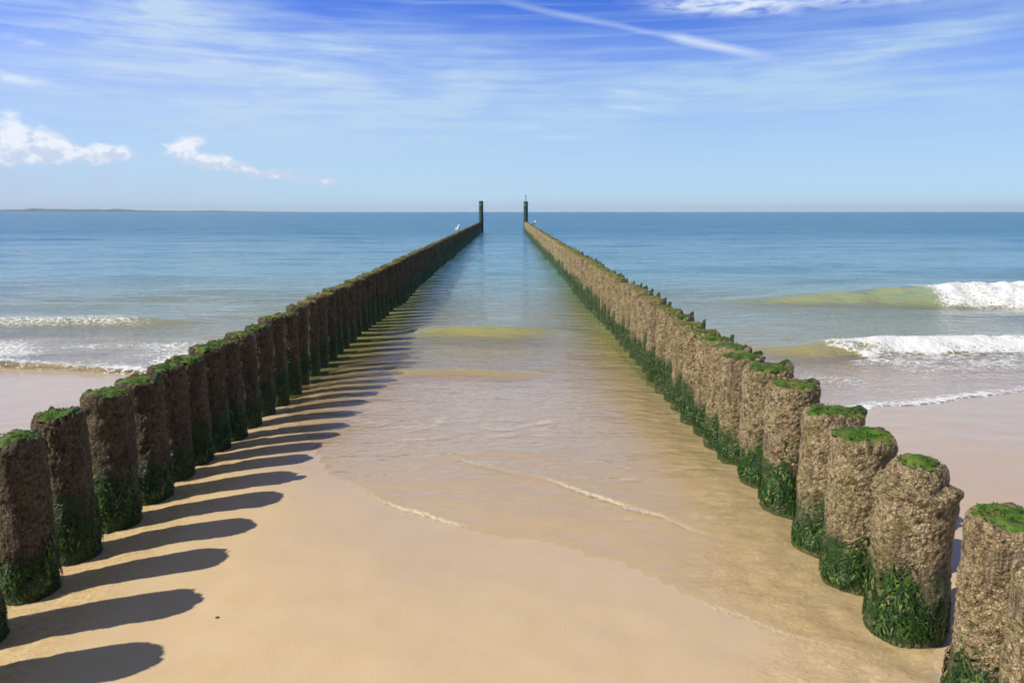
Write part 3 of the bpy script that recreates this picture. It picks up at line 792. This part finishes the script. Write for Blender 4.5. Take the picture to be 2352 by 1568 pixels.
def build_row(side, ypos, xfun, first_visible):
    rg = random.Random(5 if side == 'left' else 8)
    group = 'groyne posts of the %s row' % side
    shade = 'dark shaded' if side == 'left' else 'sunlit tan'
    # the left row is tinted darker than the pale right row
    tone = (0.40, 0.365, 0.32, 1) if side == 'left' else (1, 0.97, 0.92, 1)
    for i, y in enumerate(ypos):
        nth = i - first_visible + 1
        x = xfun(y) + rg.uniform(-0.012, 0.012)
        if side == 'right' and i == 0: x -= 0.055
        if side == 'right' and i == 1: x += 0.01
        if side == 'right' and i == 2: x += 0.025
        zt = top_z(y) + rg.uniform(-0.018, 0.018)*(1 if y < 12 else 0.6)
        rs = rg.uniform(0.95, 1.05)*(1.06 if side == 'right' else 0.90)*(1.0 if y < 6.5 else 0.92)
        if y < 9:
            lab = '%s groyne post in the %s row, %s from the near end' % (shade, side, ordinal(max(nth, 1)))
        elif nth <= 60:
            lab = '%s groyne post in the %s row, standing in water, %s from the near end' % (shade, side, ordinal(nth))
        else:
            lab = '%s distant groyne post in the %s row, beyond the sixtieth' % (shade, side)
        stepped = side == 'right' and i == 2
        if stepped: lab = 'broad groyne post with stepped crown above a crust collar, right row'
        if nth < 1: lab = 'groyne post left of the frame whose shadow lies along the bottom edge'
        if side == 'right' and nth == 1: lab = 'groyne post cut off by the right edge, nearest of the right row'
        if side == 'left' and nth == 1: lab = 'dark sliver of groyne post cut off by the left edge'
        root_z = zt - H0
        if y > 19:
            o = link('groyne_post', far_var[rg.randrange(5)])
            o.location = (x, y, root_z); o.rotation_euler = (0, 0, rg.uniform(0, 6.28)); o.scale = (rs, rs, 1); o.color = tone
            tag(o, lab, 'post', group); continue
        root = bpy.data.objects.new('groyne_post', None); C.objects.link(root)
        root.empty_display_size = 0.1
        root.location = (x, y, root_z)
        root.rotation_euler = (RAD(rg.uniform(-1.3, 1.3)), RAD(rg.uniform(-1.3, 1.3)), 0)
        root.scale = (rs, rs, 1)
        tag(root, lab, 'post', group)
        var = special if stepped else (near_var[(i*3 + (1 if side == 'left' else 0)) % 8] if y < 7.6 else mid_var[rg.randrange(5)])
        rz = 0.6 if stepped else rg.uniform(0, 6.28)
        for nm, me_ in zip(('crusted_trunk', 'algae_cap', 'seaweed_skirt'), var):
            o = link(nm, me_, root); o.rotation_euler = (0, 0, rz)
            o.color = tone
            if nm == 'seaweed_skirt':
                o['kind'] = 'stuff'; o.scale = (0.985, 0.985, (rg.uniform(0.75, 1.05) if y < 4.4 else rg.uniform(0.45, 0.9) if y < 7.6 else rg.uniform(0.3, 0.6)))
        if not stepped and y > 3.3 and ((side == 'right' and rg.random() < 0.75) or rg.random() < 0.15):
            o = link('rim_shard', stubs[rg.randrange(3)], root, (0, 0, H0-0.004)); o.rotation_euler = (0, 0, rg.uniform(-0.35, 0.5)); q_ = rg.uniform(0.55, 1.0); o.scale = (1, rg.uniform(0.6, 1.2), q_)
build_row('left', LEFT_Y, left_x, 1)
build_row('right', RIGHT_Y, right_x, 0)

# ------------------------------------------------------------------ marker poles at the seaward end
def lathe(prof, ns=20, cap=True):
    V, F = [], []
    for r, z in prof:
        for a in range(ns):
            t_ = 2*math.pi*a/ns; V.append((r*math.cos(t_), r*math.sin(t_), z))
    for i in range(len(prof)-1):
        for a in range(ns):
            b = (a+1) % ns; F.append((i*ns+a, i*ns+b, (i+1)*ns+b, (i+1)*ns+a))
    return V, F
def marker(x, y, top, lab, rod):
    root = bpy.data.objects.new('marker_pole', None); C.objects.link(root); root.location = (x, y, -1.3)
    tag(root, lab, 'pole', 'marker poles at the seaward ends of the rows')
    h = top+1.3
    V, F = lathe([(0.20, -0.4), (0.19, 1.2), (0.185, h*0.6), (0.178, h-0.05), (0.165, h-0.01), (0.10, h), (0.002, h+0.002)])
    link('pole', mesh_of('pole', V, np.array(F), [M_POLE]), root)
    V, F = lathe([(0.205, h-0.36), (0.212, h-0.355), (0.212, h-0.285), (0.205, h-0.28)])
    link('steel_band', mesh_of('steel_band', V, np.array(F), [M_STEEL]), root)
    if rod:
        V, F = lathe([(0.03, h-0.1), (0.028, h+0.42), (0.05, h+0.43), (0.05, h+0.50), (0.002, h+0.52)], 10)
        link('top_rod', mesh_of('top_rod', V, np.array(F), [M_STEEL]), root)
marker(left_x(END)+0.05, END, 2.48, 'tall dark marker pole at the far end of the left row', False)
marker(right_x(END)+0.0, END, 2.45, 'tall dark marker pole with thin rod on top, far end of right row', True)

# ------------------------------------------------------------------ gulls on the posts
def gull(loc, rz, lab, s=1.0):
    root = bpy.data.objects.new('gull', None); C.objects.link(root)
    root.location = loc; root.rotation_euler = (0, 0, rz); root.scale = (s, s, s)
    tag(root, lab, 'gull', 'gulls resting on the rows')
    # body swept from tail to crown along +X
    path = [(-.25, .165, .004, .03), (-.20, .165, .018, .045), (-.12, .16, .055, .06), (-.03, .155, .078, .075), (.05, .165, .078, .075),
            (.105, .20, .055, .055), (.125, .245, .036, .036), (.135, .28, .040, .040), (.155, .305, .036, .036), (.18, .312, .022, .022), (.195, .308, .006, .006)]
    V, F, ns = [], [], 14
    for i, (x, z, rz_, ry) in enumerate(path):
        a_, b_ = path[max(i-1, 0)], path[min(i+1, len(path)-1)]
        t_ = Vector((b_[0]-a_[0], 0, b_[1]-a_[1])).normalized(); nn = Vector((-t_.z, 0, t_.x))
        for q in range(ns):
            g = 2*math.pi*q/ns
            p = Vector((x, 0, z)) + nn*rz_*math.sin(g) + Vector((0, 1, 0))*ry*math.cos(g)
            V.append(tuple(p))
    for i in range(len(path)-1):
        for q in range(ns):
            r_ = (q+1) % ns; F.append((i*ns+q, i*ns+r_, (i+1)*ns+r_, (i+1)*ns+q))
    link('body', mesh_of('gull_body', V, np.array(F), [M_WHITE]), root)
    for sg in (-1, 1):
        V, F = [], []
        outline = [(.08, .19, .02), (.03, .215, .05), (-.08, .20, .045), (-.20, .185, .03), (-.33, .19, .004)]
        for (x, z, w) in outline:
            y = sg*(0.074 if x > -.1 else 0.055 if x > -.25 else 0.02)
            V += [(x, y*0.75, z+w*.4), (x, y*1.08, z), (x, y*1.0, z-w), (x, y*0.6, z-w*.6)]
        for i in range(len(outline)-1):
            for q in range(4):
                r_ = (q+1) % 4; F.append((i*4+q, i*4+r_, (i+1)*4+r_, (i+1)*4+q))
        link('folded_wing', mesh_of('gull_wing', V, np.array(F), [M_GREY]), root)
        V, F = lathe([(.007, 0), (.006, .05), (.009, .10), (.014, .13)], 8)
        V = [(x+.0, y+sg*.032, z) for x, y, z in V]
        b = len(V); V += [(-.015, sg*.032-.012, .003), (.055, sg*.032-.03, .003), (.055, sg*.032+.03, .003), (-.015, sg*.032+.012, .003)]
        F = F + [(b, b+1, b+2, b+3)]
        link('leg', mesh_of('gull_leg', V, np.array(F), [M_BEAK]), root)
    V, F = lathe([(.012, 0), (.009, .03), (.001, .055)], 8)
    V = [(.19+z, y, .308-x*0.9-z*.12) for x, y, z in V]
    link('beak', mesh_of('gull_beak', V, np.array(F), [M_BEAK]), root)
def nearest(ys_, y): return min(ys_, key=lambda q: abs(q-y))
gy = nearest(LEFT_Y, 32.5); gull((left_x(gy), gy, top_z(gy)+0.0), RAD(-60), 'white gull standing on a far post of the left row', 1.0)
gy = nearest(RIGHT_Y, 45.0); gull((right_x(gy)+0.02, gy, top_z(gy)+0.0), RAD(20), 'white gull on the right row close to the marker pole', 1.05)

# ------------------------------------------------------------------ a small dark pebble on the open sand
def pebble(x, y, r, seed, lab):
    V, F = lathe([(0.02*r, -0.35*r), (0.75*r, -0.25*r), (1.0*r, 0.0), (0.8*r, 0.3*r), (0.35*r, 0.46*r), (0.01*r, 0.5*r)], 12)
    V = np.array(V); V *= (1+0.16*fbm(V[:, 0]/r*1.3+seed, V[:, 1]/r*1.3, V[:, 2]/r*1.3, seed=seed, oct_=2))[:, None]; V[:, 0] *= 1.4
    o = link('pebble', mesh_of('pebble', V, np.array(F), [M_STONE]))
    o.location = (x, y, float(sand_z(np.array([x]), np.array([y]))[0])+0.15*r)
    tag(o, lab, 'pebble')
pebble(-1.18, 2.75, 0.007, 3, 'small dark pebble alone on smooth sand beside the second shadow tip')

# ------------------------------------------------------------------ sea air
def air():
    x0, x1, y0, y1, z0, z1 = -12500, 12500, -2600, 16500, -6.0, 130.0
    V = [(x, y, z) for z in (z0, z1) for y in (y0, y1) for x in (x0, x1)]
    F = np.array([(0, 2, 3, 1), (4, 5, 7, 6), (0, 1, 5, 4), (2, 6, 7, 3), (0, 4, 6, 2), (1, 3, 7, 5)])
    m_, n = material('sea_air')
    v = n.node('ShaderNodeVolumePrincipled'); v.inputs['Color'].default_value = (0.84, 0.93, 1.0, 1); v.inputs['Density'].default_value = 0.00004
    v.inputs['Anisotropy'].default_value = 0.2
    o = n.node('ShaderNodeOutputMaterial'); n.l.new(v.outputs[0], o.inputs['Volume'])
    return mesh_of('haze', V, F, [m_], smooth=False)
tag(link('haze', air()), kind='stuff')
